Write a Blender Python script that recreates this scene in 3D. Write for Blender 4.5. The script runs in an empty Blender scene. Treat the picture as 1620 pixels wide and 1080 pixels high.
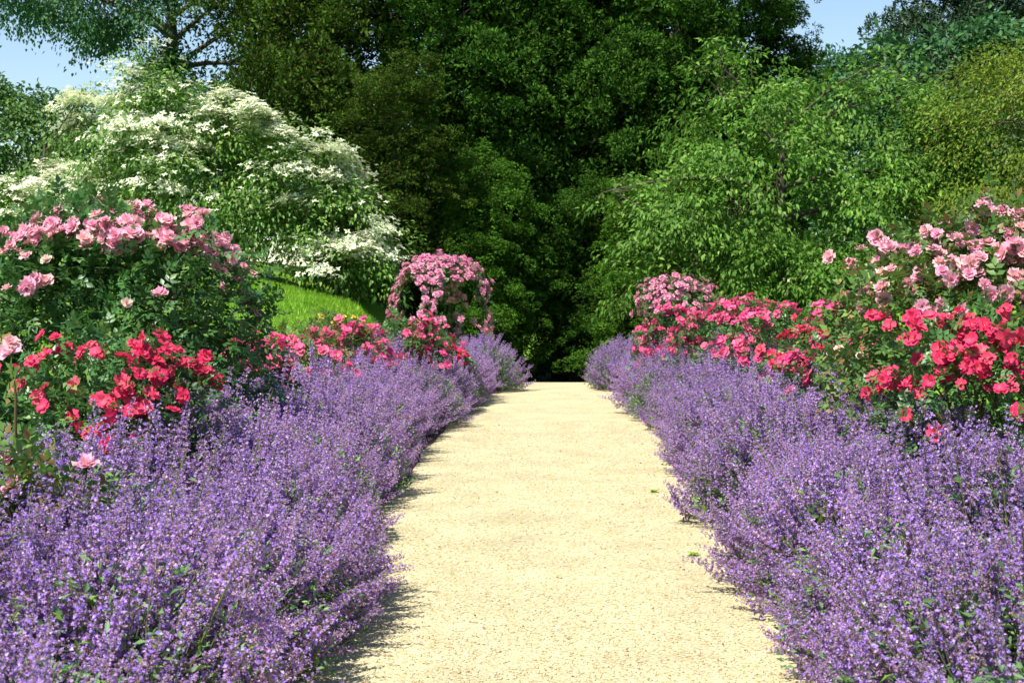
import bpy, math, random
import numpy as np
from mathutils import Vector

# ------------------------------------------------------------------ camera, sky, sun, exposure
sc = bpy.context.scene
col = sc.collection
F_PX, VX, HY, CAM_H = 2250.0, 877.0, 445.0, 1.5        # photo focal length (px), vanishing point, camera height
cd = bpy.data.cameras.new('camera')
cam = bpy.data.objects.new('camera', cd); col.objects.link(cam)
cd.sensor_width = 36.0; cd.lens = F_PX / 1620 * 36
cd.clip_start = 0.05; cd.clip_end = 2000
cam.location = (0, 0, CAM_H)
cam.rotation_euler = (math.radians(90) - math.atan((540 - HY) / F_PX), 0, math.atan((VX - 810) / F_PX))
cd.dof.use_dof = True; cd.dof.focus_distance = 8.5; cd.dof.aperture_fstop = 9.0
sc.camera = cam

SUN_EL = math.radians(59)
sun_to = Vector((-0.64, -0.77, 0)).normalized() * math.cos(SUN_EL) + Vector((0, 0, math.sin(SUN_EL)))
w = bpy.data.worlds.new('World'); sc.world = w; w.use_nodes = True
nt = w.node_tree
sky = nt.nodes.new('ShaderNodeTexSky'); sky.sky_type = 'NISHITA'; sky.sun_disc = False
sky.sun_elevation = SUN_EL; sky.sun_rotation = math.atan2(sun_to.x, sun_to.y)
sky.air_density = 1.0; sky.dust_density = 0.0; sky.ozone_density = 1.3
nt.links.new(sky.outputs[0], nt.nodes['Background'].inputs[0])
nt.nodes['Background'].inputs[1].default_value = 0.095
sd = bpy.data.lights.new('sun', 'SUN'); sd.energy = 5.0; sd.angle = math.radians(0.5); sd.color = (1.0, 0.955, 0.87)
so = bpy.data.objects.new('sun', sd); col.objects.link(so)
so.rotation_euler = (-sun_to).to_track_quat('-Z', 'Y').to_euler(); so.location = (-20, -15, 30)
sc.view_settings.view_transform = 'Standard'; sc.view_settings.look = 'None'
sc.view_settings.gamma = 1; sc.view_settings.use_curve_mapping = False
sc.view_settings.exposure = 0.82
cy = sc.cycles
cy.max_bounces = 5; cy.diffuse_bounces = 2; cy.glossy_bounces = 2; cy.transmission_bounces = 4
cy.transparent_max_bounces = 4; cy.caustics_reflective = False; cy.caustics_refractive = False

RS = np.random.RandomState
def at(px, py, d):
    """photo pixel + distance along the path -> point"""
    return np.array([(px - VX) / F_PX * d, d, CAM_H - (py - HY) / F_PX * d])
def ss(a, b, x):
    t = np.clip((np.asarray(x, float) - a) / (b - a), 0, 1)
    return t * t * (3 - 2 * t)
def ground_h(x, y):
    x = np.asarray(x, float); y = np.asarray(y, float)
    bl = ss(2.1, 4.0, -x) * ss(15.5, 22.0, y)
    br = ss(3.0, 5.2, x) * ss(14.5, 21.0, y)
    h = -0.95 * ss(20.9, 25.5, y) * (1 - bl) * (1 - br) + 1.08 * bl + (0.95 * ss(3.3, 8.5, -x)) * ss(15.5, 22.0, y) + 1.25 * br
    h = h + 0.04 * np.sin(x * 1.7 + 0.6) * np.sin(y * 0.9) * ss(2.6, 4.0, np.abs(x))
    return h

# ------------------------------------------------------------------ materials
def new_mat(name):
    m = bpy.data.materials.new(name); m.use_nodes = True
    n = m.node_tree.nodes; n.clear()
    return m, n, m.node_tree.links
def mixrgb(n, l, fac, a, b, mode='MIX'):
    x = n.new('ShaderNodeMix'); x.data_type = 'RGBA'; x.blend_type = mode
    for sock, v in ((x.inputs[0], fac), (x.inputs[6], a), (x.inputs[7], b)):
        if hasattr(v, 'is_linked'): l.new(v, sock)
        elif isinstance(v, (int, float)): sock.default_value = v
        else: sock.default_value = (*v[:3], 1)
    return x.outputs[2]
def leaf_mat(name, c1, c2, c3=None, trans=0.3, rough=0.5, spec=0.35, noise=0.6, attr=False, tint=None):
    """foliage / petals: colour varies leaf by leaf and in drifts through the plant"""
    m, n, l = new_mat(name)
    g = n.new('ShaderNodeNewGeometry')
    c = mixrgb(n, l, g.outputs['Random Per Island'], c1, c2)
    if c3 is not None:                       # a share of the leaves takes a third colour
        mr = n.new('ShaderNodeMath'); mr.operation = 'MULTIPLY'; mr.inputs[1].default_value = 7.31
        l.new(g.outputs['Random Per Island'], mr.inputs[0])
        fr = n.new('ShaderNodeMath'); fr.operation = 'FRACT'; l.new(mr.outputs[0], fr.inputs[0])
        gt = n.new('ShaderNodeMath'); gt.operation = 'GREATER_THAN'; gt.inputs[1].default_value = 0.82
        l.new(fr.outputs[0], gt.inputs[0])
        c = mixrgb(n, l, gt.outputs[0], c, c3)
    if attr:                                 # pigment towards the petal's base
        a = n.new('ShaderNodeAttribute'); a.attribute_name = 'Col'
        oi = n.new('ShaderNodeObjectInfo'); pw = n.new('ShaderNodeMath'); pw.operation = 'POWER'; pw.inputs[1].default_value = 2.5
        l.new(oi.outputs['Random'], pw.inputs[0])
        fd = n.new('ShaderNodeMath'); fd.operation = 'MULTIPLY'; fd.inputs[1].default_value = 0.5; l.new(pw.outputs[0], fd.inputs[0])
        c = mixrgb(n, l, fd.outputs[0], c, tint)          # older blooms fade
        c = mixrgb(n, l, a.outputs['Fac'], tint, c)
    if noise:
        nz = n.new('ShaderNodeTexNoise'); nz.inputs['Scale'].default_value = 1.4; nz.inputs['Detail'].default_value = 2
        l.new(g.outputs['Position'], nz.inputs['Vector'])
        mp = n.new('ShaderNodeMapRange'); mp.inputs[1].default_value = 0.3; mp.inputs[2].default_value = 0.7
        mp.inputs[3].default_value = 1 - noise * 0.5; mp.inputs[4].default_value = 1 + noise * 0.5
        l.new(nz.outputs[0], mp.inputs[0])
        vm = n.new('ShaderNodeVectorMath'); vm.operation = 'SCALE'
        l.new(c, vm.inputs[0]); l.new(mp.outputs[0], vm.inputs['Scale']); c = vm.outputs[0]
    b = n.new('ShaderNodeBsdfPrincipled'); b.inputs['Roughness'].default_value = rough
    b.inputs['Specular IOR Level'].default_value = spec
    l.new(c, b.inputs['Base Color'])
    t = n.new('ShaderNodeBsdfTranslucent'); l.new(c, t.inputs[0])
    mx = n.new('ShaderNodeMixShader'); mx.inputs[0].default_value = trans
    l.new(b.outputs[0], mx.inputs[1]); l.new(t.outputs[0], mx.inputs[2])
    o = n.new('ShaderNodeOutputMaterial'); l.new(mx.outputs[0], o.inputs[0])
    return m
def solid_mat(name, c1, c2, scale=6, rough=0.85, bump=0.0, bscale=60, detail=5):
    m, n, l = new_mat(name)
    g = n.new('ShaderNodeNewGeometry')
    nz = n.new('ShaderNodeTexNoise'); nz.inputs['Scale'].default_value = scale; nz.inputs['Detail'].default_value = detail
    l.new(g.outputs['Position'], nz.inputs['Vector'])
    mp = n.new('ShaderNodeMapRange'); mp.inputs[1].default_value = 0.3; mp.inputs[2].default_value = 0.7
    l.new(nz.outputs[0], mp.inputs[0])
    c = mixrgb(n, l, mp.outputs[0], c1, c2)
    b = n.new('ShaderNodeBsdfPrincipled'); b.inputs['Roughness'].default_value = rough
    b.inputs['Specular IOR Level'].default_value = 0.25
    l.new(c, b.inputs['Base Color'])
    if bump:
        n2 = n.new('ShaderNodeTexNoise'); n2.inputs['Scale'].default_value = bscale; n2.inputs['Detail'].default_value = 4
        l.new(g.outputs['Position'], n2.inputs['Vector'])
        bp = n.new('ShaderNodeBump'); bp.inputs['Strength'].default_value = bump; bp.inputs['Distance'].default_value = 0.02
        l.new(n2.outputs[0], bp.inputs['Height']); l.new(bp.outputs[0], b.inputs['Normal'])
    o = n.new('ShaderNodeOutputMaterial'); l.new(b.outputs[0], o.inputs[0])
    return m
def gravel_mat():
    m, n, l = new_mat('gravel_sheet')
    g = n.new('ShaderNodeNewGeometry')
    v = n.new('ShaderNodeTexVoronoi'); v.inputs['Scale'].default_value = 85
    l.new(g.outputs['Position'], v.inputs['Vector'])
    sp = n.new('ShaderNodeSeparateColor'); l.new(v.outputs['Color'], sp.inputs[0])
    rp = n.new('ShaderNodeValToRGB'); e = rp.color_ramp.elements
    e[0].position = 0; e[0].color = (0.361, 0.284, 0.141, 1); e[1].position = 1; e[1].color = (0.636, 0.559, 0.387, 1)
    for p, cc in ((0.12, (0.464, 0.387, 0.202, 1)), (0.5, (0.525, 0.464, 0.273, 1)), (0.85, (0.568, 0.507, 0.317, 1))):
        k = e.new(p); k.color = cc
    l.new(sp.outputs[0], rp.inputs[0])
    nz = n.new('ShaderNodeTexNoise'); nz.inputs['Scale'].default_value = 2.2; nz.inputs['Detail'].default_value = 5
    l.new(g.outputs['Position'], nz.inputs['Vector'])
    mp = n.new('ShaderNodeMapRange'); mp.inputs[1].default_value = 0.3; mp.inputs[2].default_value = 0.7
    mp.inputs[3].default_value = 0.76; mp.inputs[4].default_value = 1.0
    l.new(nz.outputs[0], mp.inputs[0])
    vm = n.new('ShaderNodeVectorMath'); vm.operation = 'SCALE'
    l.new(rp.outputs[0], vm.inputs[0]); l.new(mp.outputs[0], vm.inputs['Scale'])
    b = n.new('ShaderNodeBsdfPrincipled'); b.inputs['Roughness'].default_value = 0.9
    b.inputs['Specular IOR Level'].default_value = 0.2
    l.new(vm.outputs[0], b.inputs['Base Color'])
    bp = n.new('ShaderNodeBump'); bp.inputs['Strength'].default_value = 0.8; bp.inputs['Distance'].default_value = 0.006
    bp.invert = True
    l.new(v.outputs['Distance'], bp.inputs['Height']); l.new(bp.outputs[0], b.inputs['Normal'])
    o = n.new('ShaderNodeOutputMaterial'); l.new(b.outputs[0], o.inputs[0])
    return m
def stone_mat():
    m, n, l = new_mat('gravel_stone')
    g = n.new('ShaderNodeNewGeometry')
    rp = n.new('ShaderNodeValToRGB'); e = rp.color_ramp.elements
    e[0].position = 0; e[0].color = (0.189, 0.112, 0.053, 1); e[1].position = 1; e[1].color = (0.688, 0.628, 0.475, 1)
    for p, cc in ((0.05, (0.396, 0.292, 0.150, 1)), (0.45, (0.516, 0.447, 0.255, 1)), (0.85, (0.568, 0.499, 0.317, 1))):
        k = e.new(p); k.color = cc
    l.new(g.outputs['Random Per Island'], rp.inputs[0])
    b = n.new('ShaderNodeBsdfPrincipled'); b.inputs['Roughness'].default_value = 0.85
    b.inputs['Specular IOR Level'].default_value = 0.25
    l.new(rp.outputs[0], b.inputs['Base Color'])
    o = n.new('ShaderNodeOutputMaterial'); l.new(b.outputs[0], o.inputs[0])
    return m

M = dict(
    gravel=gravel_mat(), stone=stone_mat(),
    soil=solid_mat('soil', (0.035, 0.022, 0.012), (0.09, 0.06, 0.035), 9, 0.95, 0.8, 50),
    lawn=solid_mat('lawn', (0.11, 0.24, 0.012), (0.16, 0.31, 0.02), 3, 0.9, 0.5, 90),
    blade=leaf_mat('grass_blade', (0.16, 0.33, 0.012), (0.24, 0.44, 0.03), trans=0.35),
    bark=solid_mat('bark', (0.05, 0.038, 0.026), (0.13, 0.105, 0.08), 14, 0.9, 0.8, 40),
    pale_bark=solid_mat('pale_bark', (0.13, 0.11, 0.09), (0.26, 0.23, 0.19), 14, 0.85, 0.6, 40),
    cane=solid_mat('rose_cane', (0.06, 0.075, 0.02), (0.13, 0.07, 0.03), 12, 0.7),
    iron=solid_mat('iron', (0.02, 0.025, 0.02), (0.035, 0.04, 0.03), 20, 0.5),
    cm_stem=leaf_mat('catmint_stem', (0.13, 0.17, 0.07), (0.17, 0.14, 0.12), trans=0.05, noise=0),
    cm_leaf=leaf_mat('catmint_leaf', (0.08, 0.17, 0.06), (0.16, 0.29, 0.10), (0.16, 0.32, 0.04), trans=0.25, noise=0.5),
    cm_calyx=leaf_mat('catmint_calyx', (0.47, 0.26, 0.47), (0.66, 0.44, 0.55), (0.48, 0.39, 0.28), trans=0.3, noise=0.3),
    cm_petal=leaf_mat('catmint_petal', (0.38, 0.21, 0.79), (0.62, 0.39, 0.83), (0.73, 0.57, 0.86), trans=0.45, noise=0.3),
    rose_leaf=leaf_mat('rose_leaf', (0.034, 0.11, 0.026), (0.085, 0.20, 0.048), (0.13, 0.23, 0.05), trans=0.25, rough=0.4, spec=0.45),
    rose_leaf_lime=leaf_mat('rose_leaf_lime', (0.06, 0.15, 0.03), (0.14, 0.24, 0.045), (0.24, 0.16, 0.05), trans=0.25, rough=0.45),
    pink=leaf_mat('pink_petal', (0.88, 0.29, 0.50), (0.92, 0.55, 0.69), trans=0.42, rough=0.6, spec=0.2, noise=0.25, attr=True, tint=(0.92, 0.66, 0.50)),
    blush=leaf_mat('blush_petal', (0.86, 0.55, 0.52), (0.88, 0.66, 0.62), trans=0.35, rough=0.6, spec=0.2, noise=0.2, attr=True, tint=(0.9, 0.72, 0.5)),
    red=leaf_mat('red_petal', (0.60, 0.01, 0.07), (0.76, 0.025, 0.15), trans=0.3, rough=0.55, spec=0.25, noise=0.3, attr=True, tint=(0.82, 0.16, 0.22)),
    magenta=leaf_mat('magenta_petal', (0.66, 0.015, 0.15), (0.80, 0.05, 0.27), trans=0.3, rough=0.55, spec=0.25, noise=0.3, attr=True, tint=(0.85, 0.30, 0.38)),
    arch_pink=leaf_mat('arch_rose_petal', (0.80, 0.22, 0.42), (0.86, 0.42, 0.58), trans=0.35, rough=0.6, spec=0.2, noise=0.2, attr=True, tint=(0.88, 0.55, 0.62)),
    yellow=leaf_mat('yellow_petal', (0.80, 0.66, 0.06), (0.82, 0.74, 0.25), trans=0.35, noise=0.1),
    stamen=leaf_mat('stamen', (0.75, 0.45, 0.05), (0.80, 0.60, 0.12), trans=0.1, noise=0),
    conifer=leaf_mat('conifer_spray', (0.012, 0.045, 0.008), (0.078, 0.175, 0.018), trans=0.18, rough=0.8, spec=0.06, noise=0.8),
    conifer_bright=leaf_mat('bright_conifer_spray', (0.022, 0.075, 0.010), (0.11, 0.24, 0.022), trans=0.18, rough=0.8, spec=0.06, noise=0.8),
    conifer_brown=leaf_mat('bronze_conifer_spray', (0.016, 0.045, 0.008), (0.085, 0.155, 0.014), (0.07, 0.07, 0.02), trans=0.18, rough=0.8, spec=0.06, noise=0.7),
    spruce=leaf_mat('spruce_needle', (0.02, 0.05, 0.02), (0.04, 0.085, 0.03), trans=0.1, rough=0.6),
    cherry=leaf_mat('cherry_leaf', (0.06, 0.16, 0.02), (0.14, 0.28, 0.035), (0.20, 0.34, 0.05), trans=0.35, rough=0.55, spec=0.25),
    oak=leaf_mat('oak_leaf', (0.032, 0.105, 0.035), (0.07, 0.18, 0.055), trans=0.3, rough=0.55, spec=0.25),
    lime=leaf_mat('lime_leaf', (0.12, 0.20, 0.02), (0.22, 0.31, 0.04), (0.20, 0.20, 0.04), trans=0.4, spec=0.15),
    mid=leaf_mat('mid_leaf', (0.06, 0.15, 0.03), (0.12, 0.22, 0.045), trans=0.3),
    dog_leaf=leaf_mat('dogwood_leaf', (0.06, 0.16, 0.025), (0.15, 0.28, 0.04), (0.22, 0.34, 0.06), trans=0.3, rough=0.45),
    bract=leaf_mat('dogwood_bract', (0.76, 0.80, 0.48), (0.88, 0.90, 0.74), trans=0.3, rough=0.6, spec=0.2, noise=0.15),
    litter=leaf_mat('dry_leaf', (0.16, 0.07, 0.025), (0.30, 0.17, 0.07), trans=0.1, noise=0),
)

# ------------------------------------------------------------------ mesh helpers
class Geo:
    def __init__(s): s.V = []; s.F = []; s.m = []; s.c = []; s.n = 0
    def add(s, V, F, mi=0, c=None):
        V = np.asarray(V, np.float32).reshape(-1, 3); F = np.asarray(F, np.int64).reshape(-1, 3)
        s.V.append(V); s.F.append(F + s.n); s.n += len(V)
        s.m.append(np.full(len(F), mi, np.int32) if np.isscalar(mi) else np.asarray(mi, np.int32))
        s.c.append(np.ones(len(V), np.float32) if c is None else np.asarray(c, np.float32))
    def inst(s, T, R, P, S=None):
        """copy template geo T to N places; R (N,3,3) columns = axes, P (N,3), S (N,) or (N,3)"""
        V, F, mi, c = T.arrays()
        N = len(P)
        if N == 0: return
        W = np.broadcast_to(V, (N,) + V.shape)
        if S is not None:
            S = np.asarray(S, float)
            W = W * (S[:, None, None] if S.ndim == 1 else S[:, None, :])
        W = np.einsum('nij,nvj->nvi', R, W) + np.asarray(P)[:, None, :]
        FF = (F[None] + (np.arange(N) * len(V))[:, None, None]).reshape(-1, 3)
        s.add(W.reshape(-1, 3), FF, np.tile(mi, N), np.tile(c, N))
    def arrays(s):
        return np.concatenate(s.V), np.concatenate(s.F), np.concatenate(s.m), np.concatenate(s.c)
    def mesh(s, name, mats, smooth=False, color=False):
        V, F, mi, c = s.arrays()
        me = bpy.data.meshes.new(name)
        me.vertices.add(len(V)); me.vertices.foreach_set('co', V.astype(np.float32).ravel())
        me.loops.add(F.size); me.loops.foreach_set('vertex_index', F.astype(np.int32).ravel())
        me.polygons.add(len(F))
        me.polygons.foreach_set('loop_start', np.arange(0, F.size, 3, dtype=np.int32))
        try: me.polygons.foreach_set('loop_total', np.full(len(F), 3, np.int32))
        except Exception: pass
        for x in mats: me.materials.append(x)
        me.polygons.foreach_set('material_index', mi.astype(np.int32))
        if smooth: me.polygons.foreach_set('use_smooth', np.ones(len(F), bool))
        if color:
            a = me.attributes.new('Col', 'FLOAT', 'POINT'); a.data.foreach_set('value', c)
        me.update(calc_edges=True); me.validate()
        return me
def obj(name, me, parent=None, loc=(0, 0, 0), kind=None):
    o = bpy.data.objects.new(name, me); col.objects.link(o)
    o.location = loc
    if parent: o.parent = parent
    if kind: o['kind'] = kind
    return o
def thing(name, label, cat, loc, group=None, rz=0, s=1):
    o = obj(name, None, None, loc)
    o.rotation_euler = (0, 0, rz); o.scale = (s, s, s) if np.isscalar(s) else s
    o['label'] = label; o['category'] = cat
    if group: o['group'] = group
    return o
def tag(o, label, cat, group=None):
    o['label'] = label; o['category'] = cat
    if group: o['group'] = group
    return o
def norm(v):
    v = np.asarray(v, float)
    return v / np.maximum(np.linalg.norm(v, axis=-1, keepdims=True), 1e-9)
def frames(d, up, rs=None, roll=0.0):
    """axes with y along d and z near up; columns x,y,z"""
    d = norm(d); up = np.broadcast_to(np.asarray(up, float), d.shape).copy()
    if rs is not None: up = up + rs.normal(0, roll, d.shape)
    x = norm(np.cross(d, up)); z = np.cross(x, d)
    return np.stack([x, d, z], axis=2)
def tube(g, pts, radii, sides=5, mi=0):
    pts = np.asarray(pts, float); k = len(pts)
    d = norm(np.gradient(pts, axis=0))
    ref = np.where(np.abs(d[:, 2:3]) > 0.9, np.array([[1., 0, 0]]), np.array([[0, 0, 1.]]))
    a = norm(np.cross(d, ref)); b = np.cross(d, a)
    th = np.arange(sides) * 2 * math.pi / sides
    V = pts[:, None] + np.asarray(radii)[:, None, None] * (np.cos(th)[None, :, None] * a[:, None] + np.sin(th)[None, :, None] * b[:, None])
    F = []
    for i in range(k - 1):
        for j in range(sides):
            p, q = i * sides + j, i * sides + (j + 1) % sides
            F += [(p, q, q + sides), (p, q + sides, p + sides)]
    g.add(V.reshape(-1, 3), F, mi)
def bez(p0, p1, p2, n):
    t = np.linspace(0, 1, n)[:, None]
    return (1 - t) ** 2 * np.asarray(p0) + 2 * t * (1 - t) * np.asarray(p1) + t * t * np.asarray(p2)
def fib_dirs(n, rs):
    z = rs.uniform(-1, 1, n); a = rs.uniform(0, 2 * math.pi, n); r = np.sqrt(1 - z * z)
    return np.stack([r * np.cos(a), r * np.sin(a), z], 1)

# leaf shapes: length along +y, face +z
def leaf4(wd=0.5, fold=0.08, droop=0.12):
    g = Geo(); g.add([(0, 0, 0), (-wd / 2, .42, fold), (wd / 2, .42, fold), (0, .45, 0), (0, 1, -droop)],
                     [(0, 2, 3), (0, 3, 1), (3, 2, 4), (3, 4, 1)]); return g
def leaf2(wd=0.4, fold=0.07, droop=0.1):
    g = Geo(); g.add([(0, 0, 0), (-wd / 2, .5, fold), (0, 1, -droop), (wd / 2, .5, fold)], [(0, 3, 2), (0, 2, 1)]); return g
def spray():                                  # forked scale-leaf spray of a conifer
    g = Geo()
    for a, L in ((0, 1.0), (0.62, .72), (-0.62, .72)):
        s, c = math.sin(a) * L, math.cos(a) * L; w_ = 0.13
        g.add([(0, 0, 0), (s * .5 - w_ * c, c * .55 + w_ * s, .05), (s, c, -.12), (s * .5 + w_ * c, c * .55 - w_ * s, .05)],
              [(0, 3, 2), (0, 2, 1)])
    V, F, m_, c_ = g.arrays(); h = Geo(); h.add(V, F); return h
LEAF4, LEAF_N, LEAF2, SPRAY = leaf4(), leaf4(0.42, 0.06, 0.25), leaf2(), spray()
TUFT = leaf2(0.42, 0.05, 0.2)
LEAF_W = leaf2(0.55, 0.09, 0.15)
NEEDLE = leaf2(0.16, 0.02, 0.05)
def compound(n_pairs=2):                      # rose leaf: leaflets in pairs and one at the end
    g = Geo(); lf = leaf4(0.58, 0.07, 0.08); V, F, _, _ = lf.arrays()
    def put(y, ang, s):
        ca, sa = math.cos(ang), math.sin(ang)
        W = V * s; W = np.stack([W[:, 0] * ca - W[:, 1] * sa, W[:, 0] * sa + W[:, 1] * ca + y, W[:, 2] - 0.10 * y * y], 1)
        g.add(W, F)
    for i in range(n_pairs):
        y = 0.22 + 0.30 * i
        put(y, 1.05, 0.40); put(y, -1.05, 0.40)
    put(0.62, 0, 0.46)
    return g
ROSE_LEAF = compound()

# ------------------------------------------------------------------ the setting: ground, beds, path
def spaced(lo, hi, a, b, fine, coarse):
    return np.unique(np.concatenate([np.linspace(lo, a, coarse), np.arange(a, b, fine), np.linspace(b, hi, coarse)]))
xs = spaced(-900, 900, -16, 16, 0.33, 14); ys = spaced(-300, 1500, -4, 44, 0.4, 14)
XX, YY = np.meshgrid(xs, ys, indexing='ij'); ZZ = ground_h(XX, YY)
def grid_faces(nx, ny):
    i = np.arange(nx - 1)[:, None] * ny + np.arange(ny - 1)[None]
    i = i.ravel(); return np.concatenate([np.stack([i, i + ny, i + ny + 1], 1), np.stack([i, i + ny + 1, i + 1], 1)])
g = Geo(); g.add(np.stack([XX, YY, ZZ], 2).reshape(-1, 3), grid_faces(len(xs), len(ys)))
obj('ground', g.mesh('ground', [M['lawn']], smooth=True), kind='structure')
def sheet(name, x0, x1, y0, y1, dz, mat, nx, ny, wob=0.0, seed=1):
    rs = RS(seed); u = np.linspace(0, 1, nx); v = np.linspace(y0, y1, ny)
    e0 = x0 + wob * (np.sin(v * 2.1 + seed) + 0.6 * np.sin(v * 5.3 + 2 * seed)); e1 = x1 + wob * (np.sin(v * 1.8 + 3 * seed) + 0.6 * np.sin(v * 4.7 + seed))
    X = e0[None] + (e1 - e0)[None] * u[:, None]; Y = np.broadcast_to(v[None], X.shape)
    Z = ground_h(X, Y) + dz
    g = Geo(); g.add(np.stack([X, Y, Z], 2).reshape(-1, 3), grid_faces(nx, ny))
    return obj(name, g.mesh(name, [mat], smooth=True), kind='structure')
sheet('flower_bed', -3.6, -0.98, -1.5, 20.6, 0.008, M['soil'], 16, 60, 0.02, 2)
sheet('flower_bed', 0.90, 3.6, -1.5, 20.6, 0.008, M['soil'], 16, 60, 0.02, 3)
sheet('gravel_path', -1.12, 1.04, -2, 20.95, 0.014, M['gravel'], 8, 90, 0.025, 4)
sheet('mulch_ground', -2.4, 3.4, 25.6, 44, 0.014, M['soil'], 30, 40, 0.1, 5)

# ------------------------------------------------------------------ trees
def trunk_and_limbs(root, base_r, h, targets, mat, rs, lean=(0, 0), start=0.25, name='trunk', twigs=None):
    g = Geo(); k = 8; t = np.linspace(0, 1, k)
    pts = np.stack([lean[0] * t ** 1.5 + rs.normal(0, .03, k) * h * 0.2 * t, lean[1] * t ** 1.5 + rs.normal(0, .03, k) * h * 0.2 * t, h * t - 0.15 * (t == 0)], 1)
    rad = base_r * (1 - 0.82 * t) * (1 + 0.5 * np.exp(-t * 14))
    tube(g, pts, rad, 8)
    obj(name, g.mesh(name, [mat], smooth=True), root)
    ends = []
    for i, tg in enumerate(targets):
        tt = start + (0.95 - start) * min(0.98, max(0.0, (tg[2] / h) * 0.75 + rs.uniform(-.08, .08)))
        p0 = np.array([np.interp(tt, t, pts[:, j]) for j in range(3)])
        r0 = np.interp(tt, t, rad) * 0.55
        mid_ = (p0 + tg) / 2 + np.array([0, 0, 0.12 * np.linalg.norm(tg - p0)]) + rs.normal(0, .06, 3)
        q = bez(p0, mid_, tg, 6)
        lg = Geo(); tube(lg, q, np.linspace(r0, max(0.012, r0 * 0.18), 6), 5); tg_ = Geo()
        if twigs is not None and len(twigs):
            dd = np.linalg.norm(twigs - tg, axis=1); near = twigs[np.argsort(dd)[:12]]
            for tw in near:
                a = q[rs.randint(3, 6)]
                if np.linalg.norm(tw - a) < 2.2:
                    tube(tg_, bez(a, (a + tw) / 2 + rs.normal(0, .08, 3), tw, 4), [r0 * .22 + .004, r0 * .16 + .004, .008, .004], 3)
        lo_ = obj('limb', lg.mesh('limb', [mat], smooth=True), root)
        if tg_.n: obj('twigs', tg_.mesh('twigs', [mat], smooth=True), lo_, kind='stuff')
def crown_clusters(lobes, n, rs, lo=0.72, hi=1.08, per=9, bough=.42, flat=.16, droop=.3):
    """boughs on the lobes' shells, each a drooping pad of leaf clusters with gaps between the boughs"""
    B, N = shell_points(lobes, max(6, n // per), rs, lo, hi)
    i = np.repeat(np.arange(len(B)), per); m = len(i)
    nn = norm(N * .45 + np.array([0, 0, .55]))[i]
    off = rs.normal(0, 1, (m, 3)); h_ = (off * nn).sum(1, keepdims=True)
    off = (off - nn * h_) * bough * np.repeat(rs.uniform(.6, 1.3, len(B)), per)[:, None]
    rr = np.linalg.norm(off, axis=1, keepdims=True)
    off = off + nn * h_ * flat - np.array([0, 0, 1.]) * rr * droop
    return B[i] + off, norm(N[i] + off * .8)
def shell_points(lobes, n, rs, lo=0.72, hi=1.08):
    """points on the lobes' shells with the outward direction; lobes = [(cx,cy,cz,rx,ry,rz)]"""
    L = np.asarray(lobes, float); ar = (L[:, 3] * L[:, 4] * L[:, 5]) ** (2 / 3)
    k = rs.choice(len(L), n * 2, p=ar / ar.sum()); d = fib_dirs(n * 2, rs)
    bump = 1 + 0.10 * np.sin(d[:, 0] * 7 + k) * np.sin(d[:, 1] * 6 + 2 * k) * np.sin(d[:, 2] * 8 + k)
    r = rs.uniform(lo, hi, n * 2) ** 0.7 * bump
    P = L[k, :3] + d * L[k, 3:] * r[:, None]
    q = ((P[:, None] - L[None, :, :3]) / L[None, :, 3:]); inside = (q ** 2).sum(2); inside[np.arange(len(k)), k] = 9
    ok = inside.min(1) > 0.55
    return P[ok][:n], norm(d / L[k, 3:])[ok][:n]
def foliage(P, N, rs, tmpl, per, pad, thick, size, droop, up=0.6, out=0.8, jit=0.5):
    """a pad of leaves at each cluster point"""
    n = len(P); idx = np.repeat(np.arange(n), per); m = len(idx)
    nn = norm(N * (1 - up) + np.array([0, 0, up]))[idx]
    off = np.clip(rs.normal(0, 1, (m, 3)), -1.7, 1.7); h_ = (off * nn).sum(1, keepdims=True)
    off = (off - nn * h_) * pad * np.repeat(rs.uniform(.65, 1.3, n), per)[:, None]
    rr = np.linalg.norm(off, axis=1, keepdims=True)
    off = off + nn * h_ * thick - np.array([0, 0, 1]) * rr * droop
    d = norm(norm(off) * 0.8 + N[idx] * out + rs.normal(0, jit, (m, 3)) - np.array([0, 0, droop]))
    R = frames(d, nn, rs, 0.45)
    S = size * rs.uniform(.65, 1.25, m)
    g = Geo(); g.inst(tmpl, R, P[idx] + off, S); return g
def puffs(P, N, rs, tmpl, per, rad, size):
    """rounded tufts: small sprays standing out all over each puff"""
    n = len(P); i = np.repeat(np.arange(n), per); m = len(i)
    u = norm(fib_dirs(m, rs) + N[i] * .55 + np.array([0, 0, .35]))
    R_ = rad * np.repeat(rs.uniform(.6, 1.35, n), per) * rs.uniform(.75, 1.1, m)
    off = u * R_[:, None] * np.array([1, 1, .8])
    tang = norm(np.cross(u, rs.normal(0, 1, (m, 3))))
    d = norm(u * .75 + tang * .6 + np.array([0, 0, .1]))
    g = Geo(); g.inst(tmpl, frames(d, u, rs, .5), P[i] + off, size * rs.uniform(.6, 1.3, m)); return g
def fill_inside(g, lobes, n, rs, size, f=0.72):
    L = np.asarray(lobes, float); v = L[:, 3] * L[:, 4] * L[:, 5]
    k = rs.choice(len(L), n, p=v / v.sum()); d = fib_dirs(n, rs) * (rs.uniform(0.15, 1, n) ** 0.4)[:, None] * f
    g.inst(LEAF4, frames(fib_dirs(n, rs), (0, 0, 1), rs, 0.8), L[k, :3] + d * L[k, 3:], size * rs.uniform(.6, 1.2, n))
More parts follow.
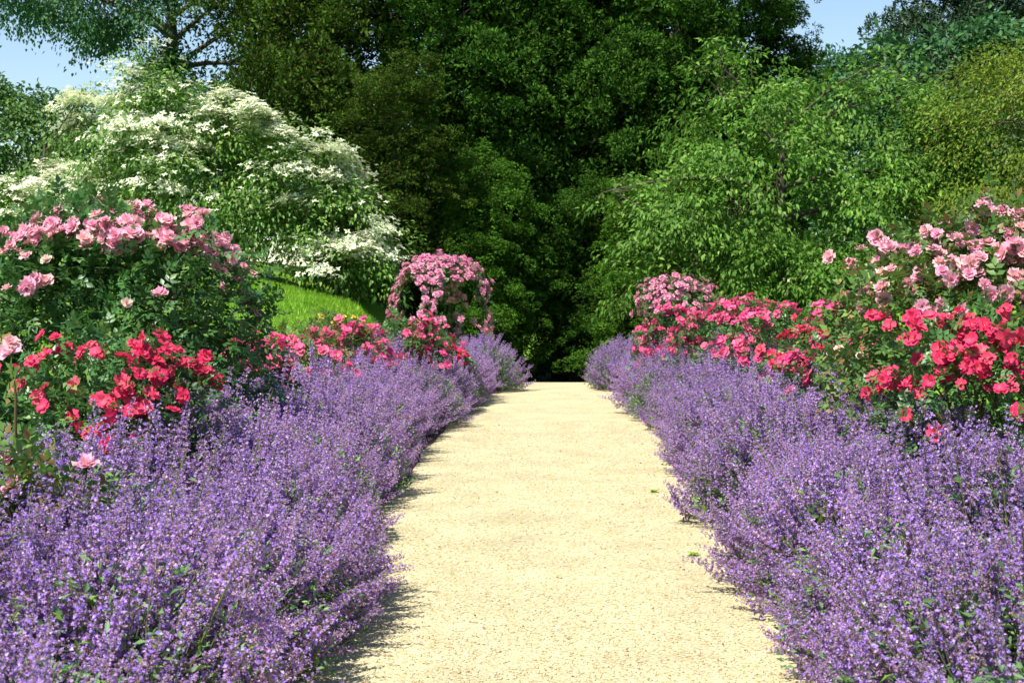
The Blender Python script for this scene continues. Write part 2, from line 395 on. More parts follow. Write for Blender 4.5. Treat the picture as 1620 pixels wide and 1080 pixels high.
def make_tree(name, label, loc, lobes, mat, bark, rs, n_cl, per, pad, thick, size, droop, tmpl=None, trunk_h=4, trunk_r=.15,
              fill=2500, fill_size=.3, n_limbs=7, group=None, up=0.6, jit=0.5, out=0.8, cat='tree', lean=(0, 0), bough=.42, per_bough=9, lo=.72, hi=1.08):
    z = float(ground_h(loc[0], loc[1])) if len(loc) == 2 else loc[2]
    root = thing(name, label, cat, (loc[0], loc[1], z), group)
    P, N = crown_clusters(lobes, n_cl, rs, lo, hi, bough=bough, per=per_bough)
    g = foliage(P, N, rs, tmpl or LEAF4, per, pad, thick, size, droop, up=up, jit=jit, out=out)
    if fill: fill_inside(g, lobes, fill, rs, fill_size)
    obj('crown', g.mesh('crown', [mat]), root, kind='stuff')
    L = np.asarray(lobes, float); ks = [L[i % len(L)] for i in range(n_limbs)]
    targets = [k[:3] + rs.uniform(-.5, .5, 3) * k[3:] for k in ks]
    trunk_and_limbs(root, trunk_r, trunk_h, targets, bark, rs, twigs=P, lean=lean)
    return root, P, N

def conifer_lobes(H, R, rs, n=26, top=0.55, low=1.5):
    out = []
    for i in range(n):
        t = (i + .5) / n; z = low + t * (H - low)
        r = R * (1 - (1 - top) * max(0, t - .35) / .65) * rs.uniform(.7, 1.0)
        a = i * 2.4 + rs.uniform(-.4, .4); rad = r * 0.52
        out.append((math.cos(a) * rad, math.sin(a) * rad, z, r * .62, r * .62, rs.uniform(.55, .95)))
    return out
conif = {}
def conifer(label, x, y, H, R, mat, seed, variant, rz=0, group='dark evergreens closing the view behind the path'):
    z = float(ground_h(x, y))
    root = thing('evergreen_conifer', label, 'tree', (x, y, z), group, rz, (R / 2.6, R / 2.6, H / 11))
    if variant not in conif:
        rs = RS(seed); lobes = conifer_lobes(11, 2.6, rs)
        P, N = crown_clusters(lobes, 1900, rs, .5, 1.28, 10, .33, .16, .3)
        g = puffs(P, N, rs, TUFT, 70, .21, .098)
        fill_inside(g, lobes, 5000, rs, .20, .62)
        tg = Geo(); t = np.linspace(0, 1, 6); tube(tg, np.stack([t * 0, t * 0, t * 10.5 - .2], 1), .28 * (1 - .9 * t), 8)
        limbs = []
        for i in range(10):
            lg = Geo(); a = i * 2.4; z0 = 1 + i * .85; r = 2.3 * (1 - i * .07)
            tube(lg, bez((0, 0, z0), (math.cos(a) * r * .5, math.sin(a) * r * .5, z0 + .45), (math.cos(a) * r, math.sin(a) * r, z0 + .35), 5), [.07, .055, .04, .025, .01], 5)
            limbs.append(lg.mesh('limb', [M['bark']], smooth=True))
        conif[variant] = (g, tg.mesh('trunk', [M['bark']], smooth=True), limbs, {})
    g, tm, limbs, cache = conif[variant]
    if 'm' not in cache: cache['m'] = g.mesh('crown', [M[mat]])
    o = obj('crown', cache['m'], root, kind='stuff')
    if cache['m'].materials[0] != M[mat]:
        o.material_slots[0].link = 'OBJECT'; o.material_slots[0].material = M[mat]
    obj('trunk', tm, root)
    for lm in limbs: obj('limb', lm, root)
    return root
conifer('tall bronze-green evergreen directly behind the white dogwood', -5.3, 34.0, 12.5, 2.8, 'conifer_brown', 11, 'a', 0.3)
conifer('dark green evergreen behind the domed rose arbour with openings', -2.5, 34.6, 13.0, 2.8, 'conifer', 12, 'b', 1.1)
conifer('tall deep green evergreen standing in line with the end of the path', 0.2, 35.8, 13.5, 2.9, 'conifer', 12, 'a', 2.0)
conifer('dark evergreen half hidden behind the leafy cherry tree', 3.0, 35.0, 13.0, 2.8, 'conifer', 12, 'b', 3.9)
conifer('evergreen with its top against the sky gap behind the cherry', 5.6, 38.5, 8.2, 2.3, 'conifer', 12, 'a', 4.6)
conifer('low bright green evergreen beside the dark hollow at the path end', -1.55, 31.6, 5.2, 1.5, 'conifer_bright', 12, 'b', 5.2)
conifer('broad low evergreen under the cherry tree boughs', 2.2, 31.4, 4.6, 1.6, 'conifer_bright', 12, 'a', 0.9)
conifer('low bronze evergreen between the dogwood and the domed rose arbour', -3.5, 31.0, 5.4, 1.6, 'conifer_brown', 12, 'b', 2.5)
conifer('short dark evergreen deep in the hollow beyond the path end', 0.5, 33.4, 4.6, 1.5, 'conifer', 12, 'b', 2.9)
conifer('shadowy evergreen filling the gap between trunks beyond the path end', -1.2, 39.0, 13.0, 3.6, 'conifer', 12, 'a', 1.9)
conifer('shadowy evergreen behind the tall evergreens and the cherry', 2.6, 39.5, 13.0, 3.5, 'conifer', 12, 'b', 0.4)
conifer('dark spruce-like evergreen rising above the yellow-green tree', 10.6, 35.5, 12.5, 2.6, 'spruce', 12, 'a', 5.5, None)

rs = RS(21)   # cherry
cz = float(ground_h(4.3, 28.3))
cherry_lobes = [(0, 0, 3.2, 2.3, 1.9, 1.8), (-1.6, -.4, 2.6, 1.5, 1.4, 1.2), (1.7, -.2, 2.7, 1.7, 1.5, 1.4), (-.6, .1, 4.5, 1.3, 1.2, 1.0), (1.4, 0, 4.5, 1.5, 1.2, .9),
                (-2.8, -.5, 2.7, 1.0, .8, .55), (2.9, 0, 3.3, 1.2, 1.2, 1.3), (-.3, -1.3, 1.4, 1.5, 1.0, .7), (-2.2, -.9, 1.2, 1.0, .8, .6), (1.5, -1.3, 1.1, 1.5, .9, .7),
                (-.9, -.2, 5.2, .6, .6, .55), (2.5, .2, 5.3, .9, .9, .55), (3.4, .2, 4.6, .8, .8, .6)]
make_tree('cherry_tree', 'broad leafy green cherry tree with drooping leaves behind the red roses', (4.3, 28.3, cz), cherry_lobes, M['cherry'], M['bark'], rs,
          900, 46, .20, .07, .125, .40, LEAF_N, 4.6, .20, 3500, .15, 12, up=.75, jit=.6, lean=(.3, 0), bough=.38, per_bough=10, lo=.5, hi=1.2)
rs = RS(22)
make_tree('light_green_shrub', 'low pale green leafy shrub below the cherry tree behind red roses', (4.0, 24.6), [(0, 0, .25, 1.0, .7, .45), (.8, .1, .2, .8, .6, .4)], M['cherry'], M['bark'], rs,
          90, 44, .22, .07, .12, .5, LEAF_N, .6, .05, 300, .2, 4, up=.75, cat='shrub')
rs = RS(23)
make_tree('larch_tree', 'feathery yellow-green tree above the tall pink rose bush', (9.1, 27.0), [(0, 0, 2.6, 2.0, 1.8, 2.2), (-.9, -.2, 1.4, 1.4, 1.3, 1.4), (.8, 0, 3.8, 1.7, 1.5, 1.2), (-.4, 0, 3.9, 1.0, 1.0, .8)],
          M['lime'], M['bark'], rs, 800, 46, .26, .10, .09, .5, LEAF2, 4.2, .14, 1200, .14, 8, up=.7)
rs = RS(24)
make_tree('oak_tree', 'tall blue-green oak with sky showing through its boughs behind the dogwood', (-11.6, 43), [(-3.6, 0, 8.9, 2.6, 2.2, 1.3), (-1.3, 0, 8.6, 2.6, 2.2, 1.5), (1.6, 0, 8.0, 2.2, 2.0, 2.2), (2.9, .3, 6.2, 2.0, 1.8, 1.7), (0, 0, 10.8, 3.8, 3, 2.0),
          (3.6, 0, 9.6, 1.6, 1.6, 1.2), (.9, 0, 5.4, 1.8, 1.6, 1.5), (2.4, .6, 7.6, 1.9, 1.6, 1.6)],
          M['oak'], M['bark'], rs, 1000, 64, .34, .14, .135, .25, LEAF_W, 9.5, .4, 1500, .16, 10, up=.55)
rs = RS(25)
make_tree('leafy_tree', 'rounded mid-green tree on the bank behind the pale dogwood', (-13.2, 37), [(0, 0, 3.1, 2.0, 1.8, 1.5), (-1.6, 0, 3.2, 2.0, 1.8, 1.8), (1.2, 0, 2.4, 1.6, 1.4, 1.4)],
          M['mid'], M['bark'], rs, 640, 44, .30, .12, .15, .4, LEAF_W, 3.8, .2, 1500, .16, 6)
rs = RS(26)
make_tree('leafy_tree', 'distant blue-green tree glimpsed in the gap above the cherry', (12.0, 56), [(-.6, 0, 5.5, 2.6, 2.2, 2.6), (-1.2, 0, 8.2, 1.0, 1.4, 1.3), (1.4, 0, 7.4, 2.2, 2, 2)],
          M['oak'], M['bark'], rs, 420, 26, .45, .15, .28, .35, LEAF_W, 8, .25, 900, .25, 6)
rs = RS(27)
make_tree('leafy_tree', 'dark leafy tree filling the space between cherry and yellow-green tree', (7.6, 33), [(0, 0, 2.8, 2.2, 1.8, 2.4), (1.4, 0, 4.8, 2.2, 1.8, 1.7), (.6, 0, 1.2, 2, 1.6, 1.3)],
          M['oak'], M['bark'], rs, 420, 30, .34, .12, .18, .4, LEAF_W, 5.5, .2, 1800, .16, 6)
rs = RS(28)
make_tree('leafy_tree', 'green tree filling the slope between the oak and the dogwood', (-8.6, 38), [(0, 0, 2.6, 2.4, 1.8, 2.2), (1.2, 0, 4.6, 1.7, 1.5, 1.5), (-1.4, 0, 3.6, 1.3, 1.3, 1.2)],
          M['oak'], M['bark'], rs, 420, 30, .34, .12, .18, .4, LEAF_W, 5.0, .2, 1800, .16, 6)

# kousa dogwoods: tiers of leaves with white four-bract flowers lying on top
def bract():
    g = Geo()
    for k in range(4):
        a = k * math.pi / 2; c, s = math.cos(a), math.sin(a)
        V = np.array([(0, 0, 0), (-.26, .45, .06), (0, 1, .02), (.26, .45, .06)])
        g.add(np.stack([V[:, 0] * c - V[:, 1] * s, V[:, 0] * s + V[:, 1] * c, V[:, 2]], 1), [(0, 3, 2), (0, 2, 1)])
    V, F, _, _ = g.arrays(); h = Geo(); h.add(V, F); return h
BRACT = bract()
def dogwood(label, loc, lobes, seed, n_cl, n_fl, trunk_h):
    rs = RS(seed)
    root, P, N = make_tree('dogwood_tree', label, loc, lobes, M['dog_leaf'], M['bark'], rs, n_cl, 34, .20, .09, .11, .35, LEAF_N, trunk_h, .12, 2200, .15, 9,
                           'white flowering dogwoods on the grass bank', up=.75, jit=.45, bough=.30, per_bough=6, lo=.5, hi=1.32)
    top = np.where((N[:, 2] > -.4) & (rs.uniform(0, 1, len(P)) < .8))[0]
    # whole boughs bloom heavily, others hardly
    wgt = np.clip(0.30 + .8 * np.sin(P[top, 0] * 1.9 + seed) * np.sin(P[top, 2] * 2.3) + rs.uniform(-.4, .7, len(top)), 0.02, 1) * (0.35 + np.clip(N[top, 2], 0, 1))
    bw = rs.uniform(0, 1, len(P) // 6 + 1) ** 3 + .012; wgt = wgt * bw[top // 6]
    k = rs.choice(top, n_fl, p=wgt / wgt.sum())
    off = rs.normal(0, .17, (n_fl, 3)) * np.array([1, 1, .35]); rr = np.linalg.norm(off[:, :2], axis=1)
    Pf = P[k] + off + np.array([0, 0, .08]) - np.stack([rr * 0, rr * 0, rr * .28], 1)
    up = norm(np.array([0, 0, 1.]) + N[k] * .6 + rs.normal(0, .35, (n_fl, 3)))
    side = norm(np.cross(up, rs.normal(0, 1, (n_fl, 3))))
    g = Geo(); g.inst(BRACT, np.stack([np.cross(side, up), side, up], 2), Pf, rs.uniform(.055, .095, n_fl))
    obj('blossom', g.mesh('blossom', [M['bract']]), root, kind='stuff')
dogwood('large white flowering dogwood with layered boughs on the grass bank', (-7.0, 28.5), [(0, 0, 1.6, 1.35, 1.2, 1.1), (-1.1, 0, 2.6, 1.0, 1.0, 1.0), (-1.3, 0, 3.7, .38, .38, .75), (1.0, 0, 2.2, 1.1, 1.0, .9), (1.7, -.3, 1.7, 1.2, 1.1, 1.0),
        (-1.8, 0, 1.7, 1.2, 1.1, 1.1), (.6, -.8, 1.2, 1.4, .9, .8), (-.6, -.9, 1.5, 1.4, .9, .8), (0.2, 0, 2.9, .7, .7, .6)], 31, 600, 8500, 3.0)
dogwood('slim dogwood with bright white bracts nearest the dark evergreens', (-4.3, 28.2), [(0, 0, 1.75, .85, .8, .7), (.15, 0, .9, 1.0, .9, .6), (-.3, 0, 2.6, .45, .45, .6)], 32, 260, 5000, 2.2)
dogwood('pale creamy dogwood beyond the tall pink rose bush', (-11.0, 30.5), [(0, 0, 1.1, 1.8, 1.5, 1.0), (1.3, -.1, 1.0, 1.2, 1.2, .8), (-1.2, 0, .9, 1.4, 1.2, .9), (.9, 0, 3.0, .45, .45, .8)], 33, 330, 7000, 2.4)

# ------------------------------------------------------------------ roses
def petal(rad, ang, tilt, wid, cup, lift, n=3):
    u = np.linspace(-1, 1, n); v = np.linspace(0, 1, n)
    U, Vv = np.meshgrid(u, v)
    wv = wid * (0.30 + 0.85 * Vv - 0.35 * Vv ** 3)
    x = U * wv * (1 - 0.12 * (Vv > .9) * np.abs(U)); r = rad * Vv * np.cos(tilt) + rad * .08
    z = lift + rad * Vv * np.sin(tilt) + cup * rad * (U ** 2) * Vv - 0.22 * rad * Vv ** 3 * (tilt < .8)
    c, s = math.cos(ang), math.sin(ang)
    V = np.stack([x * c - r * s, x * s + r * c, z], 2).reshape(-1, 3)
    F = []
    for i in range(n - 1):
        for j in range(n - 1):
            p = i * n + j; F += [(p, p + 1, p + n + 1), (p, p + n + 1, p + n)]
    return V, F, (0.35 + 0.65 * Vv ** 0.7).ravel()
def bloom_mesh(name, mat, rings, seed, stamen=True, stem=True):
    rs = RS(seed); g = Geo()
    for (n, rad, tilt, wid, lift) in rings:
        o = rs.uniform(0, 6)
        for k in range(n):
            V, F, c = petal(rad * rs.uniform(.88, 1.1), o + k * 2 * math.pi / n + rs.normal(0, .12), tilt + rs.normal(0, .14), wid * rs.uniform(.9, 1.1), rs.uniform(.12, .32), lift)
            g.add(V, F, 0, c)
    if stamen:
        d = fib_dirs(10, rs); d[:, 2] = np.abs(d[:, 2]) + .5
        g2 = Geo(); g2.inst(LEAF2, frames(d, (1, 0, 0.1)), np.zeros((10, 3)) + np.array([0, 0, .05]), np.full(10, .22))
        V, F, _, _ = g2.arrays(); g.add(V, F, 1)
    if stem:
        for k in range(5):
            a = k * 1.257; V, F, _, _ = LEAF2.arrays(); R = frames(np.array([[math.cos(a), math.sin(a), -.25]]), (0, 0, 1))[0]
            g.add((V * .5) @ R.T + np.array([0, 0, -.08]), F, 2)
        tube(g, [(0, 0, 0.02), (.03, 0, -.6), (.1, .05, -1.3)], [.05, .045, .045], 3, 2)
    return g.mesh(name, [mat, M['stamen'], M['rose_leaf']], smooth=True, color=True)
DOUBLE = [(6, 1.0, .38, .56, 0), (6, .86, .75, .48, .06), (5, .66, 1.08, .40, .1), (4, .42, 1.32, .30, .14)]
SEMI = [(5, 1.0, .30, .64, 0), (5, .78, .75, .50, .05)]
POM = [(6, 1.0, .2, .5, 0), (6, .85, .65, .45, .08), (6, .6, 1.05, .38, .14)]
POM_GEO = Geo(); _rs = RS(3)
for (n_, rad_, tilt_, wid_, lift_) in POM:
    for k_ in range(n_):
        POM_GEO.add(*[(V_, F_, 0, c_) for V_, F_, c_ in [petal(rad_ * _rs.uniform(.88, 1.1), k_ * 2 * math.pi / n_ + _rs.normal(0, .2), tilt_ + _rs.normal(0, .14), wid_, .2, lift_)]][0])
BL = {k: [bloom_mesh(k + '_bloom', M[m_], ring, s + 5 * i, st) for i in range(3)]
      for s, (k, m_, ring, st) in enumerate((('pink', 'pink', DOUBLE, True), ('blush', 'blush', DOUBLE, False), ('red', 'red', SEMI, True), ('magenta', 'magenta', SEMI, True),
                                          ('arch_pink', 'arch_pink', POM, False), ('yellow', 'yellow', DOUBLE, False)))}
bud_g = Geo(); tube(bud_g, [(0, 0, -.5), (0, 0, 0), (0, 0, .25), (0, 0, .55)], [.05, .16, .2, .02], 5)
BUD = bud_g.mesh('rose_bud', [M['magenta']])
def put_bloom(root, kind, p, nrm, size, rs, name='bloom'):
    o = obj(name, BL[kind][rs.randint(3)] if name == 'bloom' else BUD, root, p)
    o.rotation_mode = 'QUATERNION'
    q = Vector(nrm).to_track_quat('Z', 'Y')
    from mathutils import Quaternion
    o.rotation_quaternion = q @ Quaternion((0, 0, 1), rs.uniform(0, 6.28))
    s = size * rs.uniform(.75, 1.15); o.scale = (s, s, s * rs.uniform(.8, 1.1))
    return o
def surf_depth(px, py, c, r):
    """distance at which the sight line through a pixel meets the bush's rounded surface"""
    for d in np.arange(c[1] - r[1] * 1.1, c[1] + .05, .03):
        if (((at(px, py, d) - c) / r) ** 2).sum() <= 1: return d
    return None
def rose_bush(name, label, x, y, rx, ry, H, kind, leaf, seed, n_leaf=1500, px=None, n_rand=0, size=.042, per=(3, 5), group=None, leaf_size=.12, zlow=.25, extra=(), spread=.065):
    n_leaf = int(n_leaf * 1.5); size *= 1.15; rs = RS(seed); z0 = float(ground_h(x, y)); root = thing(name, label, 'rose bush', (x, y, z0), group)
    c = np.array([0, 0, H * .52]); r = np.array([rx, ry, H * .5])
    cw = c + np.array([x, y, z0])
    spots = []
    for it in (px or []):
        d = surf_depth(it[0], it[1], cw, r * 1.02)
        if d is None: d = y + rs.uniform(-.35, .1)
        p = at(it[0], it[1], d) - np.array([x, y, z0])
        spots.append((p, norm(norm((p - c) / r) + np.array([-.15, -.55, .35])), it[2] if len(it) > 2 else None, it[3] if len(it) > 3 else kind))
    dirs = fib_dirs(n_rand * 6 + 1, rs); dirs = dirs[(dirs[:, 2] > zlow - .35) & (dirs[:, 2] + rs.uniform(-.5, .5, len(dirs)) > zlow)][:n_rand]
    for d in dirs:
        spots.append((c + d * r * rs.uniform(.95, 1.1), norm(d + np.array([-.1, -.25, .5])), None, kind))
    # leaves: shell and inside of the rounded bush, and round each truss of blooms
    d = fib_dirs(n_leaf, rs); d[:, 2] = np.where(d[:, 2] < -.85, -d[:, 2], d[:, 2])
    lump = 1 + .10 * np.sin(d[:, 0] * 6 + seed) * np.sin(d[:, 1] * 5) + .07 * np.sin(d[:, 2] * 9 + d[:, 0] * 4)
    rad = (rs.uniform(.18, 1, n_leaf) ** .42) * lump * rs.uniform(.92, 1.06, n_leaf)
    P = c + d * r * rad[:, None]; ok = P[:, 2] > .06; P, d = P[ok], d[ok]
    sp = np.array([s[0] for s in spots]) if spots else np.zeros((0, 3))
    if len(sp):
        k = rs.randint(0, len(sp), len(sp) * 9); Q = sp[k] + rs.normal(0, .06, (len(k), 3)) - np.array([0, 0, .10]) * rs.uniform(.4, 1.5, (len(k), 1))
        P = np.concatenate([P, Q]); d = np.concatenate([d, norm((Q - c) / r)])
    dr = norm(d * .7 + rs.normal(0, .55, d.shape) + np.array([0, 0, .05]))
    g = Geo(); g.inst(ROSE_LEAF, frames(dr, norm(d * .6 + np.array([0, 0, .8])), rs, .4), P, leaf_size * rs.uniform(.6, 1.2, len(P)))
    obj('foliage', g.mesh('foliage', [leaf]), root, kind='stuff')
    # canes up to the trusses
    tips = [s[0] for s in spots]; rs.shuffle(tips)
    for i in range(min(16, max(9, len(tips)))):
        tip = tips[i] if i < len(tips) else c + norm(rs.normal(0, 1, 3) + np.array([0, 0, .8])) * r * .95
        b = np.array([rs.normal(0, .10), rs.normal(0, .10), -.03])
        m_ = np.array([tip[0] * .45 + rs.normal(0, .06), tip[1] * .45 + rs.normal(0, .06), tip[2] * .75])
        cg = Geo(); tube(cg, bez(b, m_, tip, 7), np.linspace(.013, .004, 7), 5)
        obj('cane', cg.mesh('cane', [M['cane']], smooth=True), root)
    for (p, nrm, n, kd) in spots:
        n = n or rs.randint(per[0], per[1] + 1)
        for j in range(n):
            q = p + (rs.normal(0, 1, 3) * np.array([spread, spread, spread * .55]) if n > 1 else 0)
            put_bloom(root, kd, q, norm(nrm + rs.normal(0, .38, 3)), size, rs)
        if rs.uniform() < .35: put_bloom(root, kd, p + rs.normal(0, .05, 3) + np.array([0, 0, .05]), norm(nrm + rs.normal(0, .3, 3)), size * .45, rs, 'bud')
    return root
PL = [(195, 322, 5), (228, 342, 4), (272, 350, 4), (295, 338, 3), (318, 352, 2), (28, 366), (55, 378), (88, 362), (112, 352), (130, 371), (160, 377), (150, 360), (180, 386), (200, 375), (186, 360), (214, 357),
      (240, 362), (254, 376), (268, 387), (290, 385), (330, 385), (345, 380), (340, 400, 3), (370, 408), (380, 420, 3), (374, 440, 2), (345, 455, 1), (400, 461, 2), (12, 386), (26, 405, 3), (40, 350, 3), (66, 345, 2),
      (68, 412, 1, 'blush'), (248, 466, 1), (195, 480, 1, 'blush'), (402, 495, 1), (125, 333, 1), (87, 333, 1)]
rose_bush('pink_rose_bush', 'tall pink rose bush with dark green leaves, growing behind red roses near the dogwoods', -2.95, 9.0, 1.12, .95, 1.90, 'pink', M['rose_leaf'], 41, 4300, PL, 8, .039, (5, 8), leaf_size=.13, zlow=.5)
PR = [(1345, 416, 2), (1382, 396), (1402, 390, 3), (1440, 386, 3), (1456, 391, 3), (1476, 377), (1487, 390), (1546, 336, 4), (1524, 345, 2), (1562, 332, 2), (1592, 336, 3), (1556, 366, 2), (1590, 372), (1610, 388), (1560, 396, 3), (1545, 412, 3),
      (1486, 416, 3), (1506, 424, 2, 'blush'), (1444, 446, 3), (1450, 430, 2), (1498, 441), (1521, 436), (1402, 450, 3), (1376, 456, 2), (1366, 480, 2), (1470, 490, 2), (1506, 489, 2), (1580, 442, 3), (1590, 462, 3), (1602, 410), (1612, 472),
      (1430, 402, 2), (1572, 402), (1388, 425, 2, 'blush'), (1620, 440), (1635, 400), (1640, 360)]
rose_bush('pink_rose_bush', 'tall pale pink rose bush with yellowish leaves, above red roses near the cherry', 2.55, 8.6, .88, .8, 1.83, 'pink', M['rose_leaf_lime'], 42, 2100, PR, 4, .040, (4, 7), leaf_size=.13, zlow=.5)
RL = [(70, 552), (130, 550, 2), (160, 552, 2), (220, 551), (242, 546), (285, 560), (265, 571), (300, 581), (312, 600), (325, 604), (200, 590), (230, 571), (190, 606), (20, 572), (60, 612, 2), (90, 632, 2), (150, 642), (170, 660), (200, 641), (232, 650), (280, 648),
      (130, 682), (180, 690), (70, 571, 2), (250, 602), (40, 600, 2), (100, 640, 2), (215, 575), (275, 590), (215, 640)]
rose_bush('red_rose_bush', 'crimson rose bush with arching bare canes in front of the dark-leaved pink roses', -2.28, 7.3, .60, .5, 1.22, 'red', M['rose_leaf'], 43, 800, RL, 0, .032, (3, 6), leaf_size=.10)
RR = [(1410, 500, 3), (1440, 526), (1490, 516), (1515, 510), (1540, 526), (1380, 590), (1385, 610, 3), (1420, 601), (1480, 566), (1500, 571), (1560, 541), (1582, 531), (1540, 576), (1560, 581), (1470, 601, 3), (1490, 600, 3), (1530, 596),
      (1585, 601, 2), (1600, 566, 3), (1608, 650, 1), (1430, 655, 1), (1476, 682, 1), (1441, 514, 3), (1600, 521), (1620, 501), (1500, 548), (1520, 556), (1620, 540)]
rose_bush('red_rose_bush', 'bright red rose bush in front of the pale pink roses with yellowish leaves', 2.22, 7.4, .62, .5, 1.30, 'red', M['rose_leaf'], 44, 900, RR, 0, .034, (3, 6), leaf_size=.10)
for i, (x, y, r, H, n, kd, lab) in enumerate((
        (-2.55, 11.2, .55, 0.98, 22, 'magenta', 'low magenta-red rose bush close behind the tall dark-leaved pink bush'),
        (-2.35, 12.8, .55, 1.02, 24, 'magenta', 'low magenta-red rose bush between catmint and the grass bank'),
        (-2.10, 14.2, .55, 1.04, 24, 'magenta', 'magenta-red rose bush beside the yellow rose below the grass bank'),
        (-1.72, 15.6, .55, 1.06, 24, 'magenta', 'magenta-red rose bush in front of the domed rose arbour with openings'),
        (-1.45, 16.9, .40, .86, 20, 'red', 'small red rose bush spilling into the catmint toward the arbour with openings'))):
    rose_bush('red_rose_bush', lab, x, y, r, r * .9, H, kd, M['rose_leaf_lime'] if i < 3 else M['rose_leaf'], 50 + i, 480, None, int(n * 1.7), .040, (3, 6), 'low red roses behind the dogwood-side catmint', .11, .15)
rose_bush('yellow_rose_bush', 'small yellow rose bush among the low red roses below the grass bank', -2.45, 15.4, .42, .42, 1.08, 'yellow', M['rose_leaf_lime'], 58, 320, [(545, 508, 3), (560, 506, 3)], 3, .035, (2, 3))
for i, (x, y, r, H, n, kd, lab) in enumerate((
        (2.15, 10.4, .42, 1.33, 13, 'magenta', 'upright magenta rose bush touching the tall pale pink rose bush'),
        (2.30, 11.9, .60, 1.10, 13, 'red', 'loose red rose bush with much green between its blooms below the cherry'),
        (2.12, 13.4, .60, 1.22, 24, 'magenta', 'magenta-red rose bush below the cherry, second toward the boxy rose arbour'),
        (1.85, 15.0, .60, 1.26, 26, 'magenta', 'full magenta-red rose bush close in front of the boxy rose arbour'),
        (1.45, 16.6, .46, 1.12, 22, 'magenta', 'small magenta rose bush spilling into the catmint by the boxy arbour'))):
    rose_bush('red_rose_bush', lab, x, y, r, r * .9, H, kd, M['rose_leaf_lime'] if i == 1 else M['rose_leaf'], 60 + i, 480, None, int(n * 1.7), .040, (3, 6), 'red roses behind the cherry-side catmint', .11, .15)
rose_bush('pink_rose_bush', 'small rose plant with single pink blooms peeking out of the catmint', -2.02, 5.3, .28, .28, .82, 'pink', M['rose_leaf_lime'], 70, 260, [(10, 582, 2), (5, 728, 1), (128, 742, 1), (8, 775, 1)], 0, .04)
rose_bush('white_rose_bush', 'small white rose bush between the catmint and the red roses', 1.98, 9.1, .30, .28, .92, 'blush', M['rose_leaf_lime'], 71, 300, [(1358, 562, 1), (1325, 552, 1)], 0, .03)

# rose arbours: iron hoops and posts smothered in small pink roses
def arbour(name, label, x, y, R, H, flat, n_bloom, seed, rz, cover, bloom):
    rs = RS(seed); z0 = float(ground_h(x, y)); H = H - z0; root = thing(name, label, 'rose arbour', (x, y, z0), 'climbing rose arbours by the path end', rz)
    nh = 4; Hs = H * .66
    def prof(t):              # hoop from the foot of a post to the crown
        if t < .6: return R, Hs * t / .6
        a = (t - .6) / .4 * math.pi / 2
        return R * math.cos(a) ** flat, Hs + (H - Hs) * math.sin(a) ** flat
    for k in range(nh):
        a = k * 2 * math.pi / nh; g = Geo()
        pts = [(math.cos(a) * prof(t)[0], math.sin(a) * prof(t)[0], prof(t)[1] - .05) for t in np.linspace(0, 1, 18)]
        tube(g, pts, [.014] * 18, 6); obj('post_hoop', g.mesh('post_hoop', [M['iron']], smooth=True), root)
    for t in (.88,):
        r, z = prof(t); g = Geo(); th = np.linspace(0, 2 * math.pi, 25)
        tube(g, np.stack([np.cos(th) * r, np.sin(th) * r, th * 0 + z], 1), [.008] * 25, 5); obj('ring', g.mesh('ring', [M['iron']], smooth=True), root)
    # places covered by the climbing rose: round each post, over the dome, optionally the walls
    S, D = [], []
    while len(S) < 5200:
        t = rs.uniform(.25, 1); r, z = prof(t); a = rs.uniform(0, 2 * math.pi)
        k = round(a / (2 * math.pi / nh)) * 2 * math.pi / nh; off = abs(a - k) * max(r, .05)
        keep = off < .19 + .05 * math.sin(z * 9 + k) or t > .80 + .04 * math.sin(a * 5) or rs.uniform() < cover
        if not keep: continue
        n_ = np.array([math.cos(a), math.sin(a), 0 if t < .6 else math.tan(min(1.3, (t - .6) / .4 * 1.35))]); n_ = n_ / np.linalg.norm(n_)
        S.append(np.array([math.cos(a) * r, math.sin(a) * r, z]) + n_ * rs.normal(.01, .055) + rs.normal(0, .02, 3)); D.append(n_)
    S = np.array(S); D = np.array(D); nl = 2000
    g = Geo(); dr = norm(D[:nl] * .6 + rs.normal(0, .6, (nl, 3)))
    g.inst(ROSE_LEAF, frames(dr, norm(D[:nl] + np.array([0, 0, .5])), rs, .4), S[:nl], .11 * rs.uniform(.6, 1.2, nl))
    obj('foliage', g.mesh('foliage', [M['rose_leaf']]), root, kind='stuff')
    cs = S[nl::7][:60]; i = nl; put = 0
    chosen = []
    eg = Geo(); extra = []
    while put < n_bloom + 260 and i < len(S):
        p = S[i] + D[i] * .07; i += 1
        if len(chosen) and (np.linalg.norm(np.array(chosen) - p, axis=1) < .06).any(): continue
        chosen.append(p); put += 1
        if put > n_bloom: extra.append((p, D[i - 1])); continue
        put_bloom(root, 'arch_pink', p, norm(D[i - 1] + rs.normal(0, .3, 3) + np.array([0, 0, .3])), bloom, rs)
    for p, dn in extra:       # the rest of the blossom
        n_ = norm(dn + rs.normal(0, .3, 3) + np.array([0, 0, .3])); x_ = norm(np.cross(n_, rs.normal(0, 1, 3)))
        eg.inst(POM_GEO, np.stack([x_, np.cross(n_, x_), n_], 1)[None], p[None], np.array([bloom * rs.uniform(.75, 1.1)]))
    if extra: obj('blossom', eg.mesh('blossom', [M['arch_pink']], smooth=True, color=True), root, kind='stuff')
    for k in range(nh):
        a = k * 2 * math.pi / nh; g = Geo(); t = np.linspace(0, 1, 22)
        pts = [(math.cos(a + .10 * math.sin(q * 14)) * (prof(q)[0] + .02), math.sin(a + .10 * math.sin(q * 14)) * (prof(q)[0] + .02), prof(q)[1] - .03) for q in t]
        tube(g, pts, np.linspace(.016, .005, 22), 5); obj('cane', g.mesh('cane', [M['cane']], smooth=True), root)
